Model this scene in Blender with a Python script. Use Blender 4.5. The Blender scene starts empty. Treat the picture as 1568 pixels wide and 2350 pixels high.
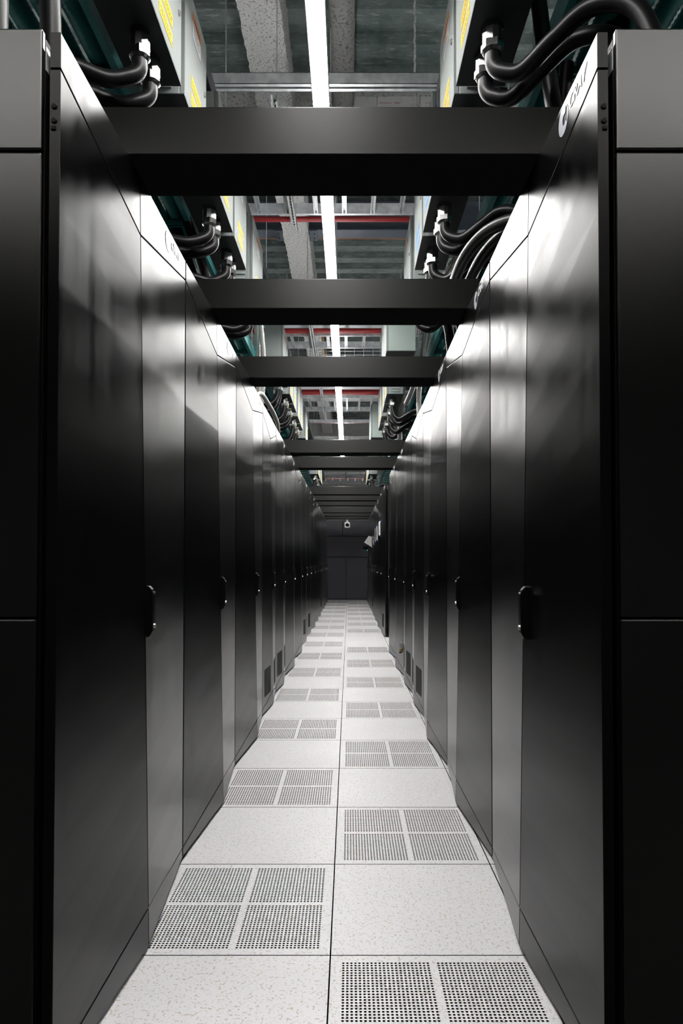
import bpy, bmesh, math, random
from mathutils import Vector, Matrix
random.seed(7)
R = math.radians
scene = bpy.context.scene
C = scene.collection

# ------------------------------------------------------------------ constants
CX, CZ = 0.056, 1.19            # camera x (from the floor seam) and height
XL, XR = -0.605, 0.626          # valley planes of the left and right cabinet rows
TILE, TY0 = 0.61, 2.053         # floor tile size, first tile line
TOP = 2.403                      # cabinet height
ORD = ['first','second','third','fourth','fifth','sixth','seventh','eighth','ninth','tenth','eleventh','twelfth',
       'thirteenth','fourteenth','fifteenth','sixteenth','seventeenth','eighteenth','nineteenth','twentieth']

# ------------------------------------------------------------------ materials
def new_mat(name):
    m = bpy.data.materials.new(name); m.use_nodes = True
    nt = m.node_tree
    return m, nt, nt.nodes['Principled BSDF']
def plain(name, col, rough=0.5, metal=0.0, spec=0.5, emit=None, estr=0.0):
    m, nt, b = new_mat(name)
    b.inputs['Base Color'].default_value = (*col, 1)
    b.inputs['Roughness'].default_value = rough
    b.inputs['Metallic'].default_value = metal
    b.inputs['Specular IOR Level'].default_value = spec
    if emit:
        b.inputs['Emission Color'].default_value = (*emit, 1)
        b.inputs['Emission Strength'].default_value = estr
    return m
def coords(nt, scale, space='Object'):
    tc = nt.nodes.new('ShaderNodeTexCoord'); mp = nt.nodes.new('ShaderNodeMapping')
    mp.inputs['Scale'].default_value = scale
    nt.links.new(tc.outputs[space], mp.inputs['Vector'])
    return mp.outputs['Vector']
def noise(nt, vec, scale, detail=3, rough=0.5):
    n = nt.nodes.new('ShaderNodeTexNoise'); n.inputs['Scale'].default_value = scale
    n.inputs['Detail'].default_value = detail; n.inputs['Roughness'].default_value = rough
    nt.links.new(vec, n.inputs['Vector']); return n.outputs['Fac']
def ramp(nt, fac, stops):
    r = nt.nodes.new('ShaderNodeValToRGB')
    e = r.color_ramp.elements
    while len(e) < len(stops): e.new(0.5)
    for i, (p, c) in enumerate(stops):
        e[i].position = p; e[i].color = (*c, 1) if len(c) == 3 else c
    nt.links.new(fac, r.inputs['Fac']); return r.outputs['Color']
def bump(nt, bsdf, h, strength, dist):
    b = nt.nodes.new('ShaderNodeBump'); b.inputs['Strength'].default_value = strength
    b.inputs['Distance'].default_value = dist
    nt.links.new(h, b.inputs['Height']); nt.links.new(b.outputs['Normal'], bsdf.inputs['Normal'])

def satin(name, col, rough, ior, grain=0.025):
    """satin black powder coat: black base under a Beckmann gloss, faint vertical rolling grain"""
    m = bpy.data.materials.new(name); m.use_nodes = True
    nt = m.node_tree; nt.nodes.clear()
    out = nt.nodes.new('ShaderNodeOutputMaterial'); mix = nt.nodes.new('ShaderNodeMixShader')
    dif = nt.nodes.new('ShaderNodeBsdfDiffuse'); glo = nt.nodes.new('ShaderNodeBsdfGlossy'); fr = nt.nodes.new('ShaderNodeFresnel')
    dif.inputs['Color'].default_value = (*col, 1); glo.distribution = 'BECKMANN'
    glo.inputs['Color'].default_value = (1, 1, 1, 1); fr.inputs['IOR'].default_value = ior
    n = noise(nt, coords(nt, (1, 14, 0.5)), 1.6, 2)
    mr = nt.nodes.new('ShaderNodeMapRange')
    mr.inputs['From Min'].default_value = 0.3; mr.inputs['From Max'].default_value = 0.7
    mr.inputs['To Min'].default_value = rough - grain; mr.inputs['To Max'].default_value = rough + grain
    nt.links.new(n, mr.inputs['Value']); nt.links.new(mr.outputs['Result'], glo.inputs['Roughness'])
    nt.links.new(fr.outputs['Fac'], mix.inputs['Fac']); nt.links.new(dif.outputs[0], mix.inputs[1]); nt.links.new(glo.outputs[0], mix.inputs[2])
    nt.links.new(mix.outputs[0], out.inputs['Surface'])
    return m
M = {}
M['door'] = satin('satin_black_door', (0.003, 0.003, 0.0032), 0.34, 1.34, 0.045)
M['panel'] = satin('satin_black_panel', (0.003, 0.003, 0.003), 0.40, 1.45)
M['baffle'] = satin('matt_black_baffle', (0.005, 0.0049, 0.0047), 0.34, 1.30, 0.03)
M['side'] = satin('satin_black_side', (0.004, 0.0039, 0.0037), 0.34, 1.85, 0.02)
M['baffle_under'] = plain('matt_black_underside', (0.016, 0.016, 0.016), 0.9, 0, 0.0)  # even matt near-black for the baffle undersides
M['body'] = plain('black_steel', (0.006, 0.006, 0.006), 0.6, 0, 0.2)
M['handle'] = plain('black_handle', (0.003, 0.003, 0.003), 0.42, 0, 0.12)
M['chrome'] = plain('chrome', (0.62, 0.61, 0.60), 0.28, 1.0)
M['nickel'] = plain('nickel', (0.50, 0.50, 0.49), 0.16, 1.0)
M['silverlogo'] = plain('silver_print', (0.55, 0.57, 0.62), 0.35, 0.3)
M['whitelogo'] = plain('white_print', (0.85, 0.85, 0.85), 0.4)
M['white'] = plain('white_plastic', (0.8, 0.8, 0.8), 0.4)
M['paper'] = plain('paper', (0.82, 0.82, 0.81), 0.8, 0, 0.2)
M['bluetab'] = plain('blue_magnet', (0.02, 0.05, 0.25), 0.4)
M['brass'] = plain('brass', (0.62, 0.47, 0.17), 0.3, 1.0)
M['cable'] = plain('black_rubber', (0.004, 0.004, 0.0045), 0.36, 0, 0.16)
M['rubberpad'] = plain('black_pad', (0.01, 0.01, 0.01), 0.7, 0, 0.2)
M['grille'] = None
M['boxgrey'] = plain('pale_grey_enamel', (0.20, 0.217, 0.214), 0.75, 0, 0.08)
M['boxgreen'] = plain('grey_green_enamel', (0.30, 0.355, 0.33), 0.7, 0, 0.1)
M['boxend'] = plain('grey_steel_end', (0.25, 0.275, 0.27), 0.6, 0.0, 0.2)
M['darkplate'] = plain('dark_plate', (0.012, 0.016, 0.018), 0.42, 0, 0.4)
M['yellow'] = plain('yellow_sticker', (0.55, 0.345, 0.0), 0.6, 0, 0.1)
M['blue'] = plain('blue_sticker', (0.08, 0.22, 0.42), 0.6, 0, 0.1)
M['orange'] = plain('orange_sticker', (0.38, 0.10, 0.008), 0.6, 0, 0.1)
M['label'] = plain('white_sticker', (0.40, 0.41, 0.42), 0.6, 0, 0.1)
M['ink'] = plain('black_ink', (0.02, 0.02, 0.02), 0.6)
M['galv'] = None
M['teal'] = plain('teal_steel', (0.03, 0.22, 0.215), 0.35, 0.4)
M['hose'] = plain('dark_teal_hose', (0.02, 0.20, 0.19), 0.5, 0, 0.4)
M['conduit'] = plain('white_flexible_conduit', (0.66, 0.66, 0.63), 0.35, 0.5)
M['red'] = plain('red_pipe', (0.20, 0.004, 0.006), 0.5)
M['duct'] = plain('grey_duct', (0.50, 0.51, 0.53), 0.5, 0.0, 0.3)
M['bluesteel'] = plain('blue_black_steel', (0.07, 0.085, 0.11), 0.45, 0.2)
M['orangecable'] = plain('orange_cable', (0.85, 0.35, 0.02), 0.5)
M['unit'] = plain('charcoal_unit', (0.060, 0.057, 0.070), 0.5, 0, 0.4)
M['screen'] = plain('dark_screen', (0.004, 0.004, 0.004), 0.15)
M['led'] = plain('green_led', (0.0, 0.3, 0.1), 0.4, emit=(0.05, 1.0, 0.4), estr=1.2)
M['gland'] = plain('dull_gland_barrel', (0.20, 0.20, 0.20), 0.32, 1.0)
M['lens'] = plain('black_lens', (0.01, 0.01, 0.012), 0.08)
M['lamp'] = plain('lamp_diffuser', (0.9, 0.9, 0.9), 0.4, emit=(1.0, 0.985, 0.96), estr=108.0)
M['uplamp'] = plain('lamp_uplight', (0.9, 0.9, 0.9), 0.4, emit=(1.0, 0.985, 0.96), estr=110.0)
M['sidelamp'] = plain('side_lamp_diffuser', (0.9, 0.9, 0.9), 0.4, emit=(1.0, 0.985, 0.96), estr=190.0)
M['nearlamp'] = plain('near_corridor_diffuser', (0.9, 0.9, 0.9), 0.4, emit=(1.0, 0.97, 0.93), estr=36.0)
M['farfill'] = plain('far_fill_diffuser', (0.9, 0.9, 0.9), 0.4, emit=(1.0, 0.97, 0.93), estr=100.0)  # glow of the added light past the cooling unit
M['alu'] = plain('lamp_housing', (0.75, 0.76, 0.77), 0.35, 0.6)
M['redink'] = plain('red_ink', (0.45, 0.02, 0.08), 0.6)
M['farwall'] = plain('pale_grey_wall', (0.42, 0.42, 0.41), 0.8, 0, 0.2)
M['wall'] = plain('dark_grey_wall', (0.05, 0.052, 0.055), 0.8, 0, 0.2)

def mk_galv():
    m, nt, b = new_mat('galvanised_steel')
    n = noise(nt, coords(nt, (1, 1, 1)), 14, 3)
    col = ramp(nt, n, [(0.35, (0.55, 0.58, 0.60)), (0.65, (0.80, 0.82, 0.83))])
    nt.links.new(col, b.inputs['Base Color']); b.inputs['Metallic'].default_value = 0.6
    b.inputs['Roughness'].default_value = 0.36
    return m
M['galv'] = mk_galv()
def mk_grille():
    m, nt, b = new_mat('perforated_black_grille')
    v = coords(nt, (1, 1, 1))
    vo = nt.nodes.new('ShaderNodeTexVoronoi'); vo.inputs['Scale'].default_value = 150; vo.inputs['Randomness'].default_value = 0
    nt.links.new(v, vo.inputs['Vector'])
    col = ramp(nt, vo.outputs['Distance'], [(0.30, (0.001, 0.001, 0.001)), (0.38, (0.02, 0.02, 0.02))])
    nt.links.new(col, b.inputs['Base Color']); b.inputs['Roughness'].default_value = 0.6
    b.inputs['Specular IOR Level'].default_value = 0.15
    return m
M['grille'] = mk_grille()
def mk_floor(name, grid=False):
    m, nt, b = new_mat(name)
    v = coords(nt, (1, 1, 1), 'Object')
    # tan worm-like flecks: thin bands of a warped noise, gated by a second noise
    n1 = noise(nt, v, 120, 2, 0.55); n2 = noise(nt, v, 45, 2); n3 = noise(nt, v, 2.2, 3)
    band = ramp(nt, n1, [(0.0, (0, 0, 0)), (0.55, (0, 0, 0)), (0.60, (1, 1, 1)), (0.70, (1, 1, 1))])
    gate = ramp(nt, n2, [(0.36, (0, 0, 0)), (0.58, (1, 1, 1))])
    mul = nt.nodes.new('ShaderNodeMath'); mul.operation = 'MULTIPLY'
    nt.links.new(band, mul.inputs[0]); nt.links.new(gate, mul.inputs[1])
    base = ramp(nt, n3, [(0.3, (0.62, 0.62, 0.64)), (0.7, (0.665, 0.665, 0.68))])
    mx = nt.nodes.new('ShaderNodeMix'); mx.data_type = 'RGBA'
    nt.links.new(mul.outputs[0], mx.inputs['Factor']); nt.links.new(base, mx.inputs['A'])
    mx.inputs['B'].default_value = (0.44, 0.395, 0.335, 1)
    out = mx.outputs['Result']
    nt.links.new(out, b.inputs['Base Color'])
    b.inputs['Roughness'].default_value = 0.42; b.inputs['Specular IOR Level'].default_value = 0.35
    return m
M['floor'] = mk_floor('white_fleck_vinyl')
M['darkfloor'] = plain('unseen_dark_floor', (0.015, 0.015, 0.015), 0.8, 0, 0.2)  # unseen floor coloured dark so the lower side panels reflect black
M['greyfloor'] = plain('grey_floor_covering', (0.45, 0.45, 0.45), 0.7, 0, 0.2)
M['void'] = plain('dark_underfloor', (0.012, 0.010, 0.009), 0.9, 0, 0.1)
M['tileedge'] = plain('tile_edge_black', (0.02, 0.018, 0.016), 0.7, 0, 0.2)
def mk_spray(name, c0, c1, sc=60, st=1.0):
    m, nt, b = new_mat(name)
    v = coords(nt, (1, 1, 1))
    n = noise(nt, v, sc, 5, 0.62)
    col = ramp(nt, n, [(0.34, c0), (0.47, c1)])
    nt.links.new(col, b.inputs['Base Color']); b.inputs['Roughness'].default_value = 0.95
    b.inputs['Specular IOR Level'].default_value = 0.1
    bump(nt, b, n, st, 0.03)
    return m
M['spray'] = mk_spray('sprayed_fireproofing', (0.25, 0.25, 0.25), (0.82, 0.82, 0.81))
M['sprayshade'] = mk_spray('shadow_painted_pipe', (0.10, 0.10, 0.10), (0.28, 0.28, 0.27), 40)  # darker copy of the coat, lamp housing shadow put into the colour
M['spraybright'] = mk_spray('bright_sprayed_fireproofing', (0.30, 0.30, 0.30), (0.90, 0.90, 0.89), 45)
M['board'] = mk_spray('white_board', (0.62, 0.62, 0.62), (0.80, 0.80, 0.79), 8, 0.1)
def mk_deck():
    m, nt, b = new_mat('weathered_steel_deck')
    v = coords(nt, (1, 1, 1))
    n = noise(nt, v, 3.5, 6, 0.7); n2 = noise(nt, coords(nt, (3, 20, 20)), 2.0, 5, 0.75)
    col = ramp(nt, n, [(0.35, (0.055, 0.085, 0.083)), (0.62, (0.15, 0.185, 0.175))])
    spot = ramp(nt, n2, [(0.55, (0, 0, 0)), (0.72, (1, 1, 1))])
    mx = nt.nodes.new('ShaderNodeMix'); mx.data_type = 'RGBA'
    nt.links.new(spot, mx.inputs['Factor']); nt.links.new(col, mx.inputs['A'])
    mx.inputs['B'].default_value = (0.38, 0.40, 0.38, 1)
    nt.links.new(mx.outputs['Result'], b.inputs['Base Color'])
    b.inputs['Roughness'].default_value = 0.6; b.inputs['Metallic'].default_value = 0.2
    return m
M['deck'] = mk_deck()

# ------------------------------------------------------------------ mesh helpers
def obj(name, bm, mats, parent=None, smooth=None):
    me = bpy.data.meshes.new(name); bm.normal_update(); bm.to_mesh(me); bm.free()
    for m in (mats if isinstance(mats, (list, tuple)) else [mats]): me.materials.append(m)
    if smooth:
        for p in me.polygons: p.use_smooth = True
        try: me.set_sharp_from_angle(angle=R(smooth))
        except Exception: pass
    o = bpy.data.objects.new(name, me); C.objects.link(o)
    if parent: o.parent = parent
    return o
def thing(name, label, cat, loc=(0, 0, 0), rotz=0, group=None):
    o = bpy.data.objects.new(name, None); C.objects.link(o)
    o.empty_display_size = 0.1
    o.location = loc; o.rotation_euler = (0, 0, rotz)
    o['label'] = label; o['category'] = cat
    if group: o['group'] = group
    return o
def tag(o, label, cat, group=None):
    o['label'] = label; o['category'] = cat
    if group: o['group'] = group
    return o
def struct(o):
    o['kind'] = 'structure'; return o
def copy_tree(o, parent=None):
    c = o.copy(); C.objects.link(c)
    if parent: c.parent = parent
    for ch in list(o.children): copy_tree(ch, c)
    return c
def bx(bm, x0, x1, y0, y1, z0, z1, mi=0, bev=0):
    vs = [bm.verts.new(p) for p in ((x0,y0,z0),(x1,y0,z0),(x1,y1,z0),(x0,y1,z0),(x0,y0,z1),(x1,y0,z1),(x1,y1,z1),(x0,y1,z1))]
    fs = [bm.faces.new([vs[i] for i in q]) for q in ((0,3,2,1),(4,5,6,7),(0,1,5,4),(1,2,6,5),(2,3,7,6),(3,0,4,7))]
    for f in fs: f.material_index = mi
    if bev:
        es = list({e for f in fs for e in f.edges})
        r = bmesh.ops.bevel(bm, geom=es, offset=bev, segments=2, affect='EDGES', profile=0.5)
        for f in r['faces']: f.material_index = mi
    return fs
def box(name, x0, x1, y0, y1, z0, z1, mat, parent=None, bev=0):
    bm = bmesh.new(); bx(bm, x0, x1, y0, y1, z0, z1, 0, bev)
    return obj(name, bm, mat, parent)
def prism(bm, pts, off, bev=0, mi=0):
    """pts: 3-D polygon, off: extrusion vector"""
    a = [bm.verts.new(p) for p in pts]; off = Vector(off)
    b = [bm.verts.new(Vector(p) + off) for p in pts]
    n = len(pts)
    fs = [bm.faces.new(a), bm.faces.new(b[::-1])]
    for i in range(n):
        fs.append(bm.faces.new((a[i], b[i], b[(i+1) % n], a[(i+1) % n])))
    for f in fs: f.material_index = mi
    bmesh.ops.recalc_face_normals(bm, faces=fs)
    if bev:
        es = list({e for f in fs for e in f.edges})
        r = bmesh.ops.bevel(bm, geom=es, offset=bev, segments=2, affect='EDGES', profile=0.5)
        for f in r['faces']: f.material_index = mi
def cyl(bm, p0, p1, r0, r1=None, seg=16, mi=0, caps=True):
    p0, p1 = Vector(p0), Vector(p1); r1 = r0 if r1 is None else r1
    d = (p1 - p0).normalized(); u = d.orthogonal().normalized(); w = d.cross(u)
    A = []; B = []
    for i in range(seg):
        t = 2*math.pi*i/seg; q = u*math.cos(t) + w*math.sin(t)
        A.append(bm.verts.new(p0 + q*r0)); B.append(bm.verts.new(p1 + q*r1))
    fs = [bm.faces.new((A[i], A[(i+1) % seg], B[(i+1) % seg], B[i])) for i in range(seg)]
    if caps: fs += [bm.faces.new(A[::-1]), bm.faces.new(B)]
    for f in fs: f.material_index = mi
def catmull(P, n=10):
    P = [Vector(p) for p in P]; Q = [P[0]*2 - P[1]] + P + [P[-1]*2 - P[-2]]; out = []
    for i in range(1, len(Q)-2):
        a, b, c, d = Q[i-1:i+3]
        for k in range(n):
            t = k/n
            out.append(0.5*((2*b) + (c-a)*t + (2*a-5*b+4*c-d)*t*t + (3*b-a-3*c+d)*t**3))
    out.append(P[-1]); return out
def tube(bm, pts, r, seg=14, ridge=0.0, mi=0):
    pts = [Vector(p) for p in pts]
    d = (pts[1]-pts[0]).normalized(); u = d.orthogonal().normalized(); rings = []
    for i, p in enumerate(pts):
        dn = (pts[min(i+1, len(pts)-1)] - pts[max(i-1, 0)]).normalized()
        q = d.rotation_difference(dn); u = (q @ u); u = (u - dn*u.dot(dn)).normalized(); d = dn
        w = d.cross(u); rr = r + (ridge if i % 2 else -ridge)
        rings.append([bm.verts.new(p + (u*math.cos(2*math.pi*k/seg) + w*math.sin(2*math.pi*k/seg))*rr) for k in range(seg)])
    for a, b in zip(rings, rings[1:]):
        for k in range(seg):
            f = bm.faces.new((a[k], a[(k+1) % seg], b[(k+1) % seg], b[k])); f.material_index = mi
    bm.faces.new(rings[0][::-1]).material_index = mi; bm.faces.new(rings[-1]).material_index = mi
def resample(pts, step):
    out = [pts[0].copy()]; acc = 0
    for a, b in zip(pts, pts[1:]):
        L = (b-a).length; s = step - acc
        while s <= L:
            out.append(a + (b-a)*(s/L)); s += step
        acc = (acc + L) % step
    return out
def text_mesh(body, size, mat, name, parent, mtx, extr=0.0006, shear=0.0, bold=0.0, align='LEFT'):
    cu = bpy.data.curves.new(name, 'FONT'); cu.body = body; cu.size = size; cu.extrude = extr
    cu.shear = shear; cu.offset = bold; cu.align_x = align; cu.align_y = 'CENTER'; cu.resolution_u = 4
    t = bpy.data.objects.new('tmp', cu)
    me = bpy.data.meshes.new_from_object(t)
    bpy.data.objects.remove(t); bpy.data.curves.remove(cu)
    me.transform(mtx); me.materials.clear(); me.materials.append(mat); me.name = name
    o = bpy.data.objects.new(name, me); C.objects.link(o); o.parent = parent
    return o

# ------------------------------------------------------------------ camera
cam_d = bpy.data.cameras.new('camera'); cam = bpy.data.objects.new('camera', cam_d); C.objects.link(cam)
scene.camera = cam
F = 1539.0; PITCH = R(1.3)
cam_d.sensor_fit = 'VERTICAL'; cam_d.sensor_height = 36.0; cam_d.sensor_width = 24.0
cam_d.lens = 36.0*F/2350
cam_d.shift_x = -(801-784)/2350
cam_d.shift_y = (1288 - 1175 - F*math.tan(PITCH))/2350
cam_d.clip_start = 0.02; cam_d.clip_end = 100
cam.location = (CX, 0, CZ); cam.rotation_euler = (R(90) + PITCH, 0, 0)

# ------------------------------------------------------------------ floor
def row_y(k): return TY0 + TILE*k
Y_END = 20.78
perf = {}          # (col, k): kind
for k in range(-4, 31):
    if k % 2 == 0: perf[(0, k)] = 'perf'
    else: perf[(1, k)] = 'perf'
for k in (12, 13, 14): perf[(1, k)] = 'grate'
perf = {q: v for q, v in perf.items() if q[1] >= -1 and q[1] <= 28}
g = 0.0022
bm = bmesh.new()
# plain tiles in the aisle columns and under the rows
cols = [(-3, -1.83), (-2, -1.22), (0, -0.61), (1, 0.0), (2, 0.61), (3, 1.22)]
for col, x0 in cols:
    for k in range(-8, 33):
        if (col, k) in perf: continue
        mt = 0 if (col in (-2, 0, 1, 2) and k >= -1) else 3
        y0 = row_y(k)
        gy = g if not (k > 8) else 0.0012
        fs = bx(bm, x0+g, x0+TILE-g, y0+gy, y0+TILE-gy, -0.03, 0.0, mt)
        for f in fs[2:]: f.material_index = 1
for x0, x1 in ((-9.0, -1.83), (1.83, 9.0)):
    bx(bm, x0, x1, -4.0, 3.0, -0.03, 0.0, 3); bx(bm, x0, x1, 3.0, 30.0, -0.03, 0.0, 4)
bx(bm, -1.83, 1.83, row_y(33), 30.0, -0.03, 0.0, 3)
bx(bm, -9.0, 9.0, -4.0, 30.0, -0.42, -0.40, 2)
floor = struct(obj('floor', bm, [M['floor'], M['tileedge'], M['void'], M['darkfloor'], M['greyfloor']]))

def perforated_mesh(nh=22, pitch=0.0119, r=0.0040, seg=10):
    """top sheet with four quadrants of real round holes"""
    bm = bmesh.new(); S = TILE - 2*g; z = 0.0; dep = 0.012
    m = 0.0315; q = nh*pitch; gap = S - 2*q - 2*m
    xs0 = [m, m + q + gap]
    xs = [0.0]
    for s in xs0: xs += [s + i*pitch for i in range(nh+1)]
    xs.append(S)
    cache = {}
    def V(x, y, zz=0.0):
        key = (round(x, 6), round(y, 6), round(zz, 6))
        if key not in cache: cache[key] = bm.verts.new((x, y, zz))
        return cache[key]
    def inq(i): return 1 <= i <= nh or nh+2 <= i <= 2*nh+1
    ns = len(xs) - 1
    for i in range(ns):
        for j in range(ns):
            x0, x1, y0, y1 = xs[i], xs[i+1], xs[j], xs[j+1]
            c = [V(x0, y0), V(x1, y0), V(x1, y1), V(x0, y1)]
            if not (inq(i) and inq(j)):
                bm.faces.new(c); continue
            cx, cy = (x0+x1)/2, (y0+y1)/2
            ring = []; low = []
            for k in range(8):
                t = math.pi/4*k + math.pi*1.25
                ring.append(bm.verts.new((cx + r*math.cos(t), cy + r*math.sin(t), 0)))
                low.append(bm.verts.new((cx + r*math.cos(t), cy + r*math.sin(t), -dep)))
            for s in range(4):
                a, b2, c2 = ring[2*s], ring[2*s+1], ring[(2*s+2) % 8]
                bm.faces.new((c[s], c[(s+1) % 4], c2, b2, a))
            for k in range(8):
                f = bm.faces.new((ring[k], ring[(k+1) % 8], low[(k+1) % 8], low[k])); f.material_index = 1
    # rim
    a = [V(0,0), V(S,0), V(S,S), V(0,S)]
    for P, Q in (((0,0),(S,0)),((S,0),(S,S)),((S,S),(0,S)),((0,S),(0,0))):
        v = [bm.verts.new((P[0],P[1],0)), bm.verts.new((P[0],P[1],-0.03)), bm.verts.new((Q[0],Q[1],-0.03)), bm.verts.new((Q[0],Q[1],0))]
        f = bm.faces.new(v); f.material_index = 1
    bm.normal_update()
    for f in bm.faces:
        if f.material_index == 0 and f.normal.z < 0: f.normal_flip()
    return bm
def grate_mesh():
    bm = bmesh.new(); S = TILE - 2*g; n = 20; w = S/n
    bx(bm, 0, S, 0, S, -0.03, -0.008, 1)
    for i in range(n+1):
        c = min(max(i*w, 0.011), S-0.011)
        bx(bm, c-0.011, c+0.011, 0, S, -0.0081, 0.0, 0)
        bx(bm, 0, S, c-0.011, c+0.011, -0.0081, -0.0004, 0)
    return bm
proto_perf = obj('perforated_floor_tile', perforated_mesh(), [M['floor'], M['tileedge']])
proto_grate = obj('grating_floor_tile', grate_mesh(), [M['floor'], M['tileedge']])
used = {'perf': False, 'grate': False}
cnt = {0: 0, 1: 0}; gc = 0
for k in range(-1, 29):
    for col in (0, 1):
        kind = perf.get((col, k))
        if not kind: continue
        p = proto_perf if kind == 'perf' else proto_grate
        if used[kind]:
            o = p.copy(); C.objects.link(o)
        else:
            o = p; used[kind] = True
        o.location = ((-TILE if col == 0 else 0.0) + g, row_y(k) + g, 0)
        side = 'left' if col == 0 else 'right'
        if kind == 'perf':
            n = cnt[col]; cnt[col] += 1
            if n == 0:
                lab = f'white perforated floor tile nearest the camera in the {side} column of the aisle'
            else:
                lab = f'{ORD[n]} white perforated floor tile from the near end, {side} of the floor seam'
            tag(o, lab, 'floor tile', f'perforated floor tiles in the {side} column')
        else:
            lab = ['nearest', 'middle', 'farthest'][gc] + ' of three cream finely gridded floor tiles right of the seam'
            gc += 1
            tag(o, lab, 'floor tile', 'gridded floor tiles at the row gap')

# ------------------------------------------------------------------ cabinets
def chev(y, W, zv, zr):                       # value at |y| from ridge (0) to valley (W/2)
    t = min(1.0, abs(y)/(W/2)); return zr + (zv - zr)*t
def ridge(RD, z):                              # the ridge leans back: proud at the floor, almost flush at the top
    return RD*max(0.08, 1.0 - 0.38*z)
def facet_slab(W, RD, y0, y1, zlo, zhi, th=0.024, bev=0.0016, n=14, dx=0.0):
    """slab following one of the two front facets. zlo / zhi are functions of y"""
    fx = lambda y, z: ridge(RD, z)*(1 - abs(y)/(W/2)) + dx
    bm = bmesh.new(); F0 = []; B0 = []
    for i in range(n+1):
        t = i/n; f = []; b = []
        for y in (y0, y1):
            z = zlo(y) + (zhi(y) - zlo(y))*t
            f.append(bm.verts.new((fx(y, z), y, z))); b.append(bm.verts.new((fx(y, z) - th, y, z)))
        F0.append(f); B0.append(b)
    for i in range(n):
        bm.faces.new((F0[i][0], F0[i][1], F0[i+1][1], F0[i+1][0]))
        bm.faces.new((B0[i][0], B0[i+1][0], B0[i+1][1], B0[i][1]))
        for k in (0, 1): bm.faces.new((F0[i][k], F0[i+1][k], B0[i+1][k], B0[i][k]))
    for i in (0, n): bm.faces.new((F0[i][0], F0[i][1], B0[i][1], B0[i][0]))
    bmesh.ops.recalc_face_normals(bm, faces=bm.faces[:])
    if bev:
        rim = set()
        for i in range(n):
            for k in (0, 1): rim.add(bm.edges.get((F0[i][k], F0[i+1][k])))
        for i in (0, n): rim.add(bm.edges.get((F0[i][0], F0[i][1])))
        bmesh.ops.bevel(bm, geom=list(rim), offset=bev, segments=2, affect='EDGES', profile=0.5)
    return bm
def emblem_bm():
    bm = bmesh.new(); n = 40; ro = 0.037; ri = 0.0135; cx, cy = 0.007, -0.002
    a0, a1 = R(52), R(322)
    o1 = []; i1 = []
    for i in range(n+1):
        t = a0 + (a1-a0)*i/n
        o1.append((ro*math.cos(t), ro*math.sin(t))); i1.append((cx + ri*math.cos(t), cy + ri*math.sin(t)))
    for i in range(n):
        q = [o1[i], o1[i+1], i1[i+1], i1[i]]
        prism(bm, [(0.0007, x, y) for x, y in q], (-0.0007, 0, 0))
    # thin ring closing the disc
    for i in range(20):
        t0 = a1 - 2*math.pi + (a0 - a1 + 2*math.pi)*i/20; t1 = a1 - 2*math.pi + (a0 - a1 + 2*math.pi)*(i+1)/20
        q = [(ro*math.cos(t0), ro*math.sin(t0)), (ro*math.cos(t1), ro*math.sin(t1)), ((ro-.0025)*math.cos(t1), (ro-.0025)*math.sin(t1)), ((ro-.0025)*math.cos(t0), (ro-.0025)*math.sin(t0))]
        prism(bm, [(0.0007, x, y) for x, y in q], (-0.0007, 0, 0))
    return bm
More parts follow.
